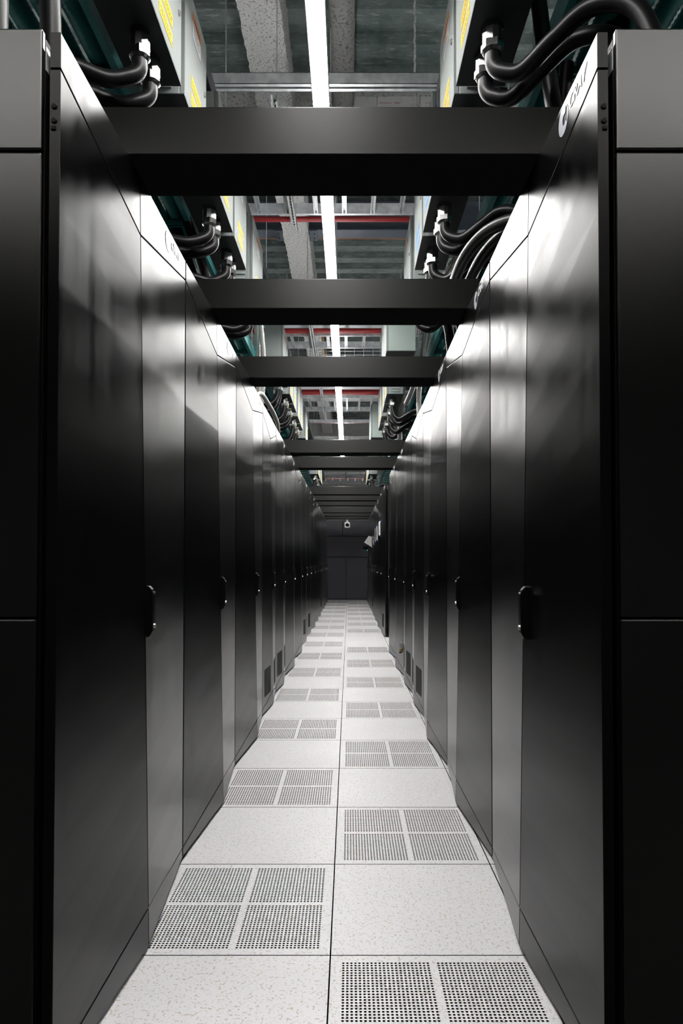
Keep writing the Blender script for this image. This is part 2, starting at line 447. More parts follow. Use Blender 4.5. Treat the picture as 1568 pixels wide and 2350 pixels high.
def make_cabinet(name, W, RD, grilles=False, side=0, cut=0.05):
    """front faces +x, y runs along the row, ridge of the V-front at y = 0"""
    t = thing(name, 'x', 'cabinet')
    h = W/2
    bm = bmesh.new(); bx(bm, -1.15, -0.040, -h+0.004 + (cut if side < 0 else 0), h-0.004 - (cut if side > 0 else 0), 0.03, TOP-0.006, 0)
    bx(bm, -1.05, -0.10, -h+0.06, h-0.06, 0.0, 0.031, 0)
    obj('body', bm, M['body'], t)
    zt = lambda d: (lambda y: chev(y, W, 2.326, 2.212) + d)
    zk = lambda d: (lambda y: chev(y, W, 0.050, 0.127) + d)
    e = 0.007
    ang = math.atan2(RD, h)
    for s in (-1, 1):
        es = e + (cut-0.016 if s == side else 0)          # the end leaf at the aisle mouth is a little narrower
        ya, yb = (-h+es, -0.0022) if s < 0 else (0.0022, h-es)
        d = obj('door', facet_slab(W, RD, ya, yb, zk(0.003), zt(-0.003)), M['door'], t)
        tp = obj('top_panel', facet_slab(W, RD, ya, yb, zt(0.003), lambda y: TOP), M['door'], t)
        obj('kick_panel', facet_slab(W, RD, ya, yb, lambda y: 0.016, zk(-0.002)), M['panel'], t)
        # hinge screws on the outer door edge
        yo = s*(h-es)
        bm = bmesh.new()
        for z in (2.230, 2.197):
            cyl(bm, (-0.013, yo, z), (-0.013, yo + s*0.004, z), 0.0075, 0.0055, 14)
        bx(bm, -0.020, -0.010, min(yo, yo+s*0.004), max(yo, yo+s*0.004), 2.176, 2.184)
        obj('hinge_screw', bm, M['handle'], d)
        if s > 0:
            # swing handle by the ridge, leaning out into the aisle
            bm = bmesh.new(); y0, y1 = 0.016, 0.042
            x = ridge(RD, 1.03)*(1-0.03/h)
            prof = [(x-0.002, 0.950), (x+0.010, 0.955), (x+0.020, 0.972), (x+0.022, 1.085), (x+0.016, 1.102), (x+0.006, 1.113), (x-0.002, 1.113)]
            prism(bm, [(px, y0, pz) for px, pz in prof], (0, y1-y0, 0), 0.002)
            ho = obj('handle', bm, M['handle'], d)
            bm = bmesh.new(); cyl(bm, (x+0.020, 0.031, 0.988), (x+0.026, 0.031, 0.988), 0.008, 0.007, 16)
            obj('lock', bm, M['chrome'], d, 40)['label'] = 'chrome key lock'
            bm = bmesh.new(); cyl(bm, (x+0.019, 0.031, 1.092), (x+0.024, 0.031, 1.094), 0.003, 0.002, 10)
            obj('pivot_pin', bm, M['chrome'], d)['label'] = 'tiny chrome pivot pin'
            # emblem and lettering on the right half of the top panel
            sc = 0.85 if W < 1 else 1.0
            yy = 0.335 if W > 1 else 0.235
            RT = ridge(RD, 2.30); ang = math.atan2(RT, h)
            base = Matrix.Translation((RT*(1-yy/h)+0.0006, yy, 2.353)) @ Matrix.Rotation(ang, 4, 'Z') @ Matrix.Scale(sc, 4)
            bm = emblem_bm(); bm.transform(base)
            obj('emblem', bm, M['silverlogo'], tp)['label'] = 'round silver emblem'
            yy2 = yy + 0.042*sc
            tb = Matrix.Translation((RT*(1-yy2/h)+0.0008, yy2, 2.364)) @ Matrix.Rotation(ang, 4, 'Z') @ Matrix(((0,0,1,0),(1,0,0,0),(0,1,0,0),(0,0,0,1)))
            text_mesh('CRAY', 0.047*sc, M['whitelogo'], 'lettering', tp, tb, 0.0004, 0.25, 0.0006)['label'] = 'white lettering'
        if grilles:
            yc0, yc1 = (s*0.11, s*0.36)
            ya2, yb2 = min(yc0, yc1), max(yc0, yc1)
            bm = facet_slab(W, RD, ya2, yb2, lambda y: 0.135, lambda y: 0.345, 0.004, 0, 2, 0.002)
            obj('vent_grille', bm, M['grille'], d)['label'] = 'dark perforated vent grille'
    # inner hinge bracket, pale, seen in the slit behind the door
    for s in (-1, 1):
        bm = bmesh.new(); yb = s*(h-0.016-(cut if s == side else 0))
        bx(bm, -0.041, -0.0385, yb-0.012, yb+0.012, 2.325, 2.380)
        obj('hinge_bracket', bm, M['white'], t)['label'] = 'white hinge bracket'
    if side:
        for z0, z1 in ((0.03, 1.060), (1.064, 2.122), (2.128, TOP+0.006)):
            bm = bmesh.new()
            y0, y1 = (-h-0.014+cut, -h+0.004+cut) if side < 0 else (h-0.004-cut, h+0.014-cut)
            bx(bm, -1.15, -0.040, y0, y1, z0, z1, 0, 0.004)
            obj('side_panel', bm, M['side'], t)
    return t
WC, WB = 1.22, 0.92
row = []       # (kind, y0, y1)
y = 1.47
for kind, w in (('c', WC), ('c', WC), ('c', WC), ('b', WB), ('b', WB), ('c', WC), ('c', WC), ('b', 1.12), ('b', 1.12), ('c', WC), ('c', WC), ('c', WC), ('b', WB), ('c', WC), ('c', WC), ('c', WC)):
    row.append((kind, y, y+w)); y += w
protos = {}
def cabinet(kind, w, first):
    key = (kind, round(w, 2), first)
    if key not in protos:
        protos[key] = make_cabinet('server_cabinet' if kind == 'c' else 'fan_cabinet', w - 0.0, 0.049 if kind == 'c' else 0.034, kind == 'b', first)
        return protos[key]
    return copy_tree(protos[key])
for side in ('left', 'right'):
    nc = nb = 0
    for i, (kind, y0, y1) in enumerate(row):
        if side == 'right' and i == 7: continue         # the gap in the right row
        first = 0
        if i == 0: first = -1 if side == 'left' else 1
        o = cabinet(kind, y1-y0, first)
        o.location = (XL if side == 'left' else XR, (y0+y1)/2, 0)
        o.rotation_euler = (0, 0, 0 if side == 'left' else math.pi)
        if kind == 'c':
            nc += 1
            if nc == 1: lab = f'black server cabinet nearest the camera in the {side} row, its side panel showing'
            else: lab = f'{ORD[nc-1]} tall black V-fronted server cabinet from the near end of the {side} row'
            tag(o, lab, 'server cabinet', f'server cabinets in the {side} row')
        else:
            nb += 1
            lab = f'{ORD[nb-1]} black cabinet with low vent grilles from the near end of the {side} row'
            tag(o, lab, 'cabinet', f'fan cabinets in the {side} row')

# ------------------------------------------------------------------ overhead baffles across the aisle
bm = bmesh.new()
bx(bm, -0.90, 0.90, -0.105, 0.125, 0.0, 0.145, 0, 0.003)
bm.normal_update()
for f in bm.faces:
    if f.normal.z < -0.9: f.material_index = 1
baf0 = obj('overhead_baffle', bm, [M['baffle'], M['baffle_under']])
n = 0
for i, (kind, y0, y1) in enumerate(row):
    if kind != 'c': continue
    o = baf0 if n == 0 else baf0.copy()
    if n: C.objects.link(o)
    o.location = ((XL+XR)/2, (y0+y1)/2, TOP + 0.001)
    if n == 0: lab = 'black overhead crossbar nearest the camera, bridging both cabinet rows'
    else: lab = f'{ORD[n]} black overhead crossbar from the near end, bridging both cabinet rows'
    tag(o, lab, 'crossbar', 'overhead crossbars over the aisle'); n += 1

# ------------------------------------------------------------------ far end: cooling unit, camera, papers, padlock
YU = 20.80
t = thing('cooling_unit', 'charcoal cooling unit with panelled front closing the far end of the aisle', 'cooling unit', (0, YU, 0))
box('body', -0.80, 0.82, 0.022, 0.9, 0.0, 2.46, M['body'], t)
for x0, x1, z0, z1, nm in ((-0.80, -0.040, 0.02, 1.310, 'lower_door'), (-0.028, 0.82, 0.02, 1.310, 'lower_door'),
                       (-0.80, 0.82, 1.325, 1.955, 'middle_panel'), (-0.80, -0.140, 1.970, 2.46, 'upper_panel'), (-0.128, 0.82, 1.970, 2.46, 'upper_panel')):
    p = box(nm, x0, x1, 0.0, 0.021, z0, z1, M['unit'], t, 0.004)
    if nm == 'middle_panel':
        box('display', 0.41, 0.66, -0.008, 0.0, 1.50, 1.70, M['unit'], p, 0.003)
        box('screen', 0.49, 0.63, -0.010, -0.008, 1.56, 1.65, M['screen'], p)['label'] = 'dark control screen'
        bm = bmesh.new(); cyl(bm, (0.625, -0.008, 1.53), (0.625, -0.013, 1.53), 0.013, 0.010, 12)
        obj('indicator_light', bm, M['led'], p)['label'] = 'small green indicator light'
YB = (row[-1][1] + row[-1][2])/2
t = thing('security_camera', 'white square security camera hanging from the farthest crossbar', 'camera', (0.010, YB, TOP+0.001))
bm = bmesh.new(); bx(bm, -0.028, 0.028, -0.004, 0.004, -0.09, 0.0)
obj('bracket', bm, M['galv'], t)
bm = bmesh.new(); bx(bm, -0.083, 0.083, -0.05, 0.03, -0.255, -0.088, 0, 0.03)
obj('housing', bm, M['white'], t, 40)
bm = bmesh.new()
cyl(bm, (0, -0.049, -0.171), (0, -0.060, -0.171), 0.050, 0.046, 28); cyl(bm, (0, -0.058, -0.171), (0, -0.074, -0.171), 0.036, 0.018, 28)
obj('lens', bm, M['lens'], t, 40)['label'] = 'black glass lens'
def paper(yc, zc, w, hgt, lab, tilt=0.0, gapx=0.006, pages=2):
    t = thing('paper_sheet', lab, 'paper', (XR - 0.006, yc, zc), 0, 'papers on the right row of doors')
    bm = bmesh.new()
    for i in range(pages):
        N = 6
        for j in range(N):
            u0, u1 = j/N - 0.5, (j+1)/N - 0.5
            q = lambda u: (-0.004 - gapx*(1-math.cos(u*3)) - 0.004*i - tilt*(u+0.5)*i, u*w)
            a, b = q(u0), q(u1)
            prism(bm, [(a[0], a[1], -hgt/2), (b[0], b[1], -hgt/2), (b[0], b[1], hgt/2), (a[0], a[1], hgt/2)], (-0.0015, 0, 0))
    obj('page', bm, M['paper'], t)
    for z in (hgt/2 + 0.012, -hgt/2 - 0.012):
        box('magnet', -0.016, 0.004, -0.02, 0.02, z-0.016, z+0.016, M['bluetab'], t, 0.003)['label'] = 'small dark blue magnet'
    return t
paper(11.70, 1.765, 0.22, 0.25, 'nearest and thickest white papers held by blue magnets to the right row', 0.008, 0.012, 3)
paper(12.86, 1.735, 0.22, 0.28, 'middle white paper between blue magnets on the right row of doors', 0.008, 0.014, 2)
paper(14.10, 1.75, 0.20, 0.28, 'farthest and thinnest white paper held on the right row of doors', 0.0, 0.008, 1)
bm = bmesh.new()
px = CX
prism(bm, [(px+0.470, 15.96, 1.795), (px+0.548, 16.02, 1.765), (px+0.548, 16.02, 1.525), (px+0.360, 15.90, 1.635)], (0.004, 0.010, 0.0), 0.002)
t = thing('hanging_folder', 'white folder sticking out from the right cabinet row into the aisle', 'folder', (0, 0, 0))
obj('cover', bm, M['paper'], t)
bm = bmesh.new()
for z in (1.765, 1.525): cyl(bm, (px+0.540, 16.025, z), (px+0.560, 16.025, z), 0.012, 0.012, 12)
obj('hinge', bm, M['chrome'], t)
# padlock
y = row[5][1] + 0.17
xpad = XR - 0.049*(0.17/0.61) - 0.002
t = thing('padlock', 'small brass padlock hanging low on a black door of the right row', 'padlock', (xpad, y, 0.275))
bm = bmesh.new(); bx(bm, -0.020, 0.0, -0.022, 0.022, -0.045, -0.005, 0, 0.004); obj('lock_body', bm, M['brass'], t)
bm = bmesh.new()
tube(bm, [Vector((-0.010, 0.014*math.cos(a), 0.0 + 0.036 + 0.014*math.sin(a))) for a in [math.pi*i/10 for i in range(11)]], 0.0035, 8)
cyl(bm, (-0.010, 0.014, -0.006), (-0.010, 0.014, 0.037), 0.0035, seg=8); cyl(bm, (-0.010, -0.014, -0.006), (-0.010, -0.014, 0.037), 0.0035, seg=8)
cyl(bm, (-0.006, 0.0, 0.050), (0.004, 0.0, 0.050), 0.006, seg=10)
obj('shackle', bm, M['chrome'], t, 40)['label'] = 'steel shackle'
bm = bmesh.new(); bx(bm, -0.021, 0.001, -0.0225, 0.0225, -0.056, -0.044, 0, 0.002); obj('base_band', bm, M['handle'], t)

# ------------------------------------------------------------------ lamps
ZL = 3.60; XLAMP = CX - 0.146; WL = 0.082
DECK = 5.70
def lamp(y0, y1, x, label, group, rods, dm='lamp', rtop=DECK):
    t = thing('linear_light', label, 'light', (x, (y0+y1)/2, ZL), 0, group)
    yc = (y0+y1)/2; L = (y1-y0)/2 - 0.004
    bm = bmesh.new(); bx(bm, -0.03, 0.03, -L, L, 0.006, 0.085, 0, 0.003)
    for s in (-1, 1): bx(bm, min(s*0.03, s*(WL/2+0.004)), max(s*0.03, s*(WL/2+0.004)), -L, L, 0.006, 0.030)
    for s in (-1, 1): bx(bm, min(s*(WL/2), s*(WL/2+0.004)), max(s*(WL/2), s*(WL/2+0.004)), -L, L, -SKIRT, 0.006)
    obj('housing', bm, M['alu'], t)
    bm = bmesh.new(); bx(bm, -WL/2, WL/2, -L+0.004, L-0.004, 0.0, 0.0065, 0); obj('diffuser', bm, M[dm], t)['label'] = 'glowing white diffuser'
    for s in (-1, 1):
        bm = bmesh.new(); bx(bm, min(s*0.031, s*0.042), max(s*0.031, s*0.042), -L+0.004, L-0.004, 0.0301, 0.033); obj('uplight_strip', bm, M['uplamp'], t)
    for r in rods:
        bm = bmesh.new(); cyl(bm, (0, r-yc, 0.08), (0, r-yc, rtop-ZL-0.01), 0.004, seg=8); obj('suspension_rod', bm, M['galv'], t)
    return t
SKIRT = 0.006
segs = [(0.32, 3.47, (1.2, 3.1)), (3.47, 5.5, (3.9, 5.3)), (5.5, 7.55, (6.9, 7.3)), (7.55, 10.6, (8.0, 10.35)), (10.6, 17.6, (11.3, 16.2))]
labs = ['glowing white linear ceiling light in the nearest opening above the first crossbar',
        'glowing white linear ceiling light seen between the first and second crossbars',
        'glowing white linear ceiling light seen between the second and third crossbars',
        'glowing white linear ceiling light seen between third and fourth crossbars, nearer part',
        'farthest glowing white linear ceiling light, ending above the fourth crossbar']
for (a, b, r), l in zip(segs, labs):
    lamp(a, b, XLAMP, l, 'linear lights above the aisle', r, 'lamp', 5.50 if b < 5.6 else DECK)
xl = lamp(-4.0, 4.0, CX, 'linear ceiling light over the cross corridor behind the camera', 'linear lights over the corridor', (-3.0, 3.0), 'nearlamp')
xl.rotation_euler = (0, 0, R(90)); xl.location = (CX, -0.25, ZL)
xl = lamp(-4.0, 4.0, CX, 'added unseen linear light brightening the far ceiling beyond the cooling unit', 'linear lights over the corridor', (-3.0, 3.0), 'farfill')  # hidden light added to brighten the ceiling at the far end
xl.rotation_euler = (0, 0, R(90)); xl.location = (CX, 25.2, ZL)
for x, nm in ((-3.66, 'left'), (3.16, 'right')):
    for j, (a, b) in enumerate(((0.2, 5.0), (5.0, 11.0), (11.0, 17.0))):
        lamp(a, b, x, f'{["nearest","middle","farthest"][j]} linear ceiling light over the neighbouring aisle on the {nm}', f'linear lights over the {nm} neighbouring aisle', (a+0.8, b-0.8), 'sidelamp')

# ------------------------------------------------------------------ room shell
bm = bmesh.new()
# ribbed steel deck, ribs along x
prof = []; yy = -4.0; P = 0.375; dz = 0.08
while yy < 30.0:
    prof += [(yy, DECK), (yy+0.156, DECK), (yy+0.188, DECK+dz), (yy+0.344, DECK+dz)]; yy += P
prof.append((yy, DECK))
A = [bm.verts.new((-9.0, p[0], p[1])) for p in prof]; B = [bm.verts.new((9.0, p[0], p[1])) for p in prof]
for i in range(len(prof)-1): bm.faces.new((A[i], B[i], B[i+1], A[i+1]))
struct(obj('ceiling', bm, M['deck']))
struct(box('wall_left', -9.1, -9.0, -4.1, 30.1, -0.42, 5.8, M['wall']))
struct(box('wall_right', 9.0, 9.1, -4.1, 30.1, -0.42, 5.8, M['wall']))
struct(box('wall_near', -9.0, 9.0, -4.1, -4.0, -0.42, 5.8, M['wall']))
struct(box('wall_far', -9.0, 9.0, 30.0, 30.1, -0.42, 5.8, M['farwall']))

# ------------------------------------------------------------------ structural steel
def rough_box(bm, x0, x1, y0, y1, z0, z1, step, amp):
    """box with subdivided, jittered faces: lumpy sprayed coating"""
    nx = max(1, round((x1-x0)/step)); ny = max(1, round((y1-y0)/step)); nz = max(1, round((z1-z0)/step))
    cache = {}
    def V(i, j, k):
        if (i, j, k) not in cache:
            r = lambda: random.uniform(-amp, amp)
            cache[(i, j, k)] = bm.verts.new((x0+(x1-x0)*i/nx + r(), y0+(y1-y0)*j/ny + r(), z0+(z1-z0)*k/nz + r()))
        return cache[(i, j, k)]
    for i in range(nx):
        for j in range(ny):
            bm.faces.new((V(i,j,0), V(i,j+1,0), V(i+1,j+1,0), V(i+1,j,0)))
            bm.faces.new((V(i,j,nz), V(i+1,j,nz), V(i+1,j+1,nz), V(i,j+1,nz)))
    for i in range(nx):
        for k in range(nz):
            bm.faces.new((V(i,0,k), V(i+1,0,k), V(i+1,0,k+1), V(i,0,k+1)))
            bm.faces.new((V(i,ny,k), V(i,ny,k+1), V(i+1,ny,k+1), V(i+1,ny,k)))
    for j in range(ny):
        for k in range(nz):
            bm.faces.new((V(0,j,k), V(0,j,k+1), V(0,j+1,k+1), V(0,j+1,k)))
            bm.faces.new((V(nx,j,k), V(nx,j+1,k), V(nx,j+1,k+1), V(nx,j,k+1)))
bm = bmesh.new(); rough_box(bm, CX-0.82, CX-0.506, -2.0, 6.28, 5.265, 5.69, 0.035, 0.007)
tag(obj('ceiling_beam', bm, M['spray'], None, 60), 'white textured sprayed beam running along the aisle in the nearest ceiling opening', 'beam')
bm = bmesh.new(); rough_box(bm, CX-0.82, CX-0.506, 6.76, 21.2, 5.265, 5.69, 0.04, 0.007)
tag(obj('ceiling_beam', bm, M['spray'], None, 60), 'white textured sprayed beam running along the aisle beyond the first crossbar', 'beam')
t = thing('ceiling_beam', 'sprayed pale cross beam with red print behind the silver rail, nearest opening', 'beam', (0, 6.31, 5.22))
bm = bmesh.new(); rough_box(bm, -2.2, 2.2, 0.0, 0.42, 0.0, 0.47, 0.035, 0.007); obj('coating', bm, M['spraybright'], t, 60)
for x0, x1 in ((0.05, 0.32), (0.33, 0.70), (0.74, 0.98)):
    bm = bmesh.new(); bx(bm, x0, x1, -0.016, -0.007, 0.27, 0.40); obj('board', bm, M['board'], t)['label'] = 'smooth white board strip'
bm_t = Matrix.Translation((0.345, -0.0175, 0.335)) @ Matrix.Rotation(R(90), 4, 'X')
text_mesh('PERFORMANCE', 0.017, M['redink'], 'red_print', t, bm_t, 0.0003, 0.2)
bm_t = Matrix.Translation((0.485, -0.0175, 0.335)) @ Matrix.Rotation(R(90), 4, 'X')
text_mesh('MAY', 0.030, M['redink'], 'red_print', t, bm_t, 0.0003, 0.2)
bm_t = Matrix.Translation((0.775, -0.0175, 0.335)) @ Matrix.Rotation(R(90), 4, 'X')
text_mesh('-17 21', 0.022, M['redink'], 'red_print', t, bm_t, 0.0003, 0.2)
bm = bmesh.new(); rough_box(bm, -2.2, 2.2, 21.3, 21.6, 5.18, 5.69, 0.05, 0.012)
tag(obj('ceiling_beam', bm, M['spray'], None, 60), 'white lumpy sprayed cross beam above the fourth crossbar, far ceiling', 'beam')
# coated pipe right of the lamp, the housing's shadow painted into its colour
bm = bmesh.new()
pts = [Vector((CX-0.056 + random.uniform(-.003,.003), -1.5 + i*0.05, 5.53 + random.uniform(-.003,.003))) for i in range(156)]
tube(bm, pts, 0.105, 20)
tag(obj('coated_pipe', bm, M['sprayshade'], None, 60), 'coated pipe darkened with painted shadow beside the ceiling light, nearest opening', 'pipe')
def ibeam(y, zb, label, orange=False):
    t = thing('steel_beam', label, 'beam', (0, y, zb))
    bm = bmesh.new(); bx(bm, -2.2, 2.2, -0.11, 0.11, 0.0, 0.016); bx(bm, -2.2, 2.2, -0.006, 0.006, 0.014, DECK-zb-0.016); bx(bm, -2.2, 2.2, -0.11, 0.11, DECK-zb-0.016, DECK-zb-0.002)
    obj('section', bm, M['bluesteel'], t)
    if orange:
        bm = bmesh.new(); bx(bm, -2.2, 2.2, 0.112, 0.125, 0.0, 0.014); obj('edge_strip', bm, M['orange'], t)['label'] = 'orange edge strip'
        for s in (-1, 1):
            bm = bmesh.new(); xx = CX - 0.663 + s*0.195
            bx(bm, xx-0.07, xx+0.07, -0.125, 0.15, -0.016, 0.0)
            for dx in (-0.03, 0.03):
                for dy in (-0.05, 0.07): cyl(bm, (xx+dx, dy, -0.016), (xx+dx, dy, -0.030), 0.010, seg=6)
            obj('clamp_plate', bm, M['bluesteel'], t)
    return t
ibeam(8.40, 5.33, 'blue-black steel beam with orange edge crossing behind the red pipe', True)
ibeam(16.5, 5.39, 'blue-black steel beam crossing behind the ladder tray, far ceiling')

# ------------------------------------------------------------------ struts, trays, pipes above the aisle
def strut(name, p0, p1, label, group=None, holes=False, s=0.041, fr=(0.12, 0.88), top=None):
    """open C-channel"""
    p0, p1 = Vector(p0), Vector(p1); along_x = abs(p1.x-p0.x) > abs(p1.y-p0.y)
    L = (p1-p0).length; h = s/2
    t = thing(name, label, 'rail', tuple(p0), 0 if along_x else R(90), group)
    bm = bmesh.new()
    bx(bm, 0, L, -h, h, s-0.003, s)
    for q in (-1, 1):
        bx(bm, 0, L, min(q*h, q*(h-0.003)), max(q*h, q*(h-0.003)), 0, s)
        bx(bm, 0, L, min(q*h, q*0.010), max(q*h, q*0.010), 0, 0.003)
    if holes:
        x = 0.05
        while x < L-0.03:
            bx(bm, x, x+0.022, -0.007, 0.007, s-0.006, s-0.0035, 1); x += 0.05
    obj('channel', bm, [M['galv'], M['ink']], t)
    for f in fr:
        bm = bmesh.new(); cyl(bm, (L*f, 0, 0.0), (L*f, 0, (top or DECK - 0.008) - p0.z), 0.005, seg=8)
        cyl(bm, (L*f, 0, -0.006), (L*f, 0, 0.008), 0.014, seg=6)
        obj('threaded_rod', bm, M['galv'], t)
    return t
XS0, XS1 = -1.30, 1.05
strut('strut_channel', (XS0, 4.33, 4.295), (XS1, 4.33, 4.295), 'silver strut rail crossing above the light, nearest ceiling opening', 'strut rails', s=0.075, fr=(0.02, 0.98))
XA = CX - 0.512
strut('strut_channel', (XA, 4.50, 4.32), (XA, 6.28, 4.32), 'slotted silver strut rail along the aisle between first and second crossbars', 'strut rails', True, s=0.052, fr=(0.1, 0.5))
strut('strut_channel', (XA, 7.90, 4.32), (XA, 10.55, 4.32), 'slotted silver strut rail along the aisle between second and third crossbars', 'strut rails', True, s=0.052)
strut('strut_channel', (XA, 11.25, 4.32), (XA, 12.80, 4.32), 'short strut rail ending at the red pipe between third and fourth crossbars', 'strut rails', s=0.052)
strut('strut_channel', (XA, 13.70, 4.32), (XA, 14.85, 4.32), 'short strut rail under the far ladder tray between third and fourth crossbars', 'strut rails', True, s=0.052, fr=(0.4, 0.9), top=4.602)
strut('strut_channel', (XS0, 15.0, 4.295), (XS1, 15.0, 4.295), 'silver strut rail crossing the light between third and fourth crossbars', 'strut rails', s=0.075, fr=(0.02, 0.98), top=4.602)
strut('strut_channel', (XS0, 17.0, 4.295), (XS1, 17.0, 4.295), 'silver strut rail just above the fourth crossbar', 'strut rails', s=0.075, fr=(0.02, 0.98))
strut('strut_channel', (-0.9, 22.6, 3.80), (0.9, 22.6, 3.80), 'silver strut rail above the sixth crossbar, at the far end', 'strut rails', s=0.10)
strut('strut_channel', (CX-0.10, 20.9, 3.92), (CX-0.10, 22.7, 3.92), 'strut rail along the aisle above the sixth crossbar, far end', 'strut rails', True, s=0.06, fr=(0.1, 0.5))

def ladder(y0, y1, z, label, cover=True, n=5, pitch=0.265):
    x0, x1 = -1.32, 0.98
    t = thing('ladder_tray', label, 'cable tray', (CX, (y0+y1)/2, z), 0, 'ladder trays crossing the aisle')
    h = (y1-y0)/2
    for s in (-1, 1):
        bm = bmesh.new(); bx(bm, x0, x1, min(s*h, s*(h-0.03)), max(s*h, s*(h-0.03)), 0, 0.10); obj('rail', bm, M['galv'], t)
    for i in range(-2, n+1):
        x = -0.572 + i*pitch
        bm = bmesh.new()
        bx(bm, x-0.021, x-0.011, -h+0.031, h-0.031, 0.0, 0.035); bx(bm, x+0.011, x+0.021, -h+0.031, h-0.031, 0.0, 0.035)
        bx(bm, x-0.021, x+0.021, -h+0.031, h-0.031, 0.029, 0.035)
        obj('rung', bm, M['galv'], t)
    if cover:
        bm = bmesh.new(); bx(bm, x0, x1, -h+0.03, h-0.03, 0.22, 0.40)
        for x in (-0.45, -0.36): cyl(bm, (x, h-0.08, 0.22), (x, h-0.08, 0.21), 0.010, seg=8)
        obj('duct', bm, M['duct'], t)['label'] = 'smooth grey duct lying over the tray'
    for x in (x0+0.02, x1-0.02):
        for s in (-1, 1):
            bm = bmesh.new(); cyl(bm, (x, s*(h-0.015), 0.0), (x, s*(h-0.015), DECK-z-0.008), 0.006, seg=8); obj('threaded_rod', bm, M['galv'], t)
    return t
ladder(5.53, 6.25, 4.45, 'galvanised ladder tray crossing the aisle between first and second crossbars')
ladder(9.63, 10.21, 4.45, 'galvanised ladder tray crossing the aisle between second and third crossbars')
ladder(13.95, 15.2, 4.60, 'galvanised ladder tray crossing the aisle between third and fourth crossbars')
ladder(23.0, 24.2, 4.05, 'galvanised ladder tray crossing the aisle above the sixth crossbar')
def pipe(y, z, r, label):
    t = thing('red_pipe', label, 'pipe', (0, y, z), 0, 'red pipes crossing the aisle')
    bm = bmesh.new(); cyl(bm, (-1.36, 0, 0), (1.06, 0, 0), r, seg=16); obj('run', bm, M['red'], t, 40)
    for x in (-1.28, 1.02):
        bm = bmesh.new(); cyl(bm, (x, 0, r), (x, 0, DECK-z-0.008), 0.005, seg=8); cyl(bm, (x-0.012, 0, 0), (x+0.012, 0, 0), r+0.004, seg=16); obj('pipe_hanger', bm, M['galv'], t)
pipe(6.36, 4.47, 0.025, 'red pipe behind the ladder tray between first and second crossbars')
pipe(9.53, 4.49, 0.035, 'red pipe before the ladder tray between second and third crossbars')
pipe(13.02, 4.49, 0.052, 'nearer red pipe between third and fourth crossbars')
pipe(15.78, 4.49, 0.050, 'farther red pipe behind the strut rail between third and fourth crossbars')
pipe(24.9, 4.30, 0.045, 'red pipe above the sixth crossbar, at the far end')
# purple-grey duct with label in the far opening
t = thing('flat_duct', 'purple-grey flat duct with yellow and white label between third and fourth crossbars', 'duct', (0, 13.75, 4.70))
box('casing', -1.32, 0.98, -0.35, 0.12, 0.0, 0.30, M['duct'], t, 0.004)
box('label_plate', CX-0.45, CX-0.25, -0.05, 0.10, -0.003, -0.0005, M['label'], t)['label'] = 'white printed label'
box('label_stripe', CX-0.45, CX-0.25, -0.10, -0.05, -0.003, -0.0005, M['yellow'], t)['label'] = 'yellow label stripe'
for x in (-1.25, 0.94):
    bm = bmesh.new(); cyl(bm, (x, -0.2, 0.30), (x, -0.2, 0.99), 0.005, seg=8); obj('threaded_rod', bm, M['galv'], t)
# wire basket
t = thing('wire_basket_tray', 'silver wire basket tray with cables above the third crossbar', 'cable tray', (CX, 10.62, 4.40))
bm = bmesh.new()
for i in range(7): cyl(bm, (-0.66, -0.25+i*0.083, 0.0), (0.53, -0.25+i*0.083, 0.0), 0.0042, seg=6)
for z in (0.06, 0.12):
    for yy in (-0.25, 0.248): cyl(bm, (-0.66, yy, z), (0.53, yy, z), 0.0042, seg=6)
for i in range(9):
    x = -0.64 + i*0.145
    cyl(bm, (x, -0.25, 0.003), (x, 0.248, 0.003), 0.0042, seg=6)
    for yy in (-0.25, 0.248): cyl(bm, (x, yy, 0), (x, yy, 0.12), 0.0042, seg=6)
obj('wire_mesh', bm, M['galv'], t)
for x in (-0.62, 0.50):
    bm = bmesh.new(); cyl(bm, (x, 0.03, 0.0), (x, 0.03, DECK-4.40-0.008), 0.005, seg=8); obj('threaded_rod', bm, M['galv'], t)
bm = bmesh.new(); tube(bm, catmull([(CX-0.38, 10.30, 5.0), (CX-0.41, 10.34, 4.75), (CX-0.39, 10.50, 4.46), (CX-0.28, 10.69, 4.415), (CX+0.1, 10.72, 4.414), (CX+0.42, 10.74, 4.414)], 8), 0.0075, 8)
tag(obj('orange_cable', bm, M['orangecable'], None, 60), 'thin orange cable dropping into the wire basket tray', 'cable')
bm = bmesh.new(); tube(bm, catmull([(CX-0.58, 10.80, 4.415), (CX-0.1, 10.82, 4.417), (CX+0.3, 10.79, 4.416), (CX+0.50, 10.81, 4.415)], 8), 0.009, 8)
tag(obj('white_cable', bm, M['white'], None, 60), 'thin white cable lying in the wire basket tray', 'cable')

bm = bmesh.new(); tube(bm, [Vector((CX+0.50 + random.uniform(-.004,.004), 5.0, 4.87 + i*0.03)) for i in range(28)], 0.008, 8)
tag(obj('hanging_rod', bm, M['spray'], None, 60), 'thin coated rod hanging from the ceiling deck right of the nearest light', 'rod')

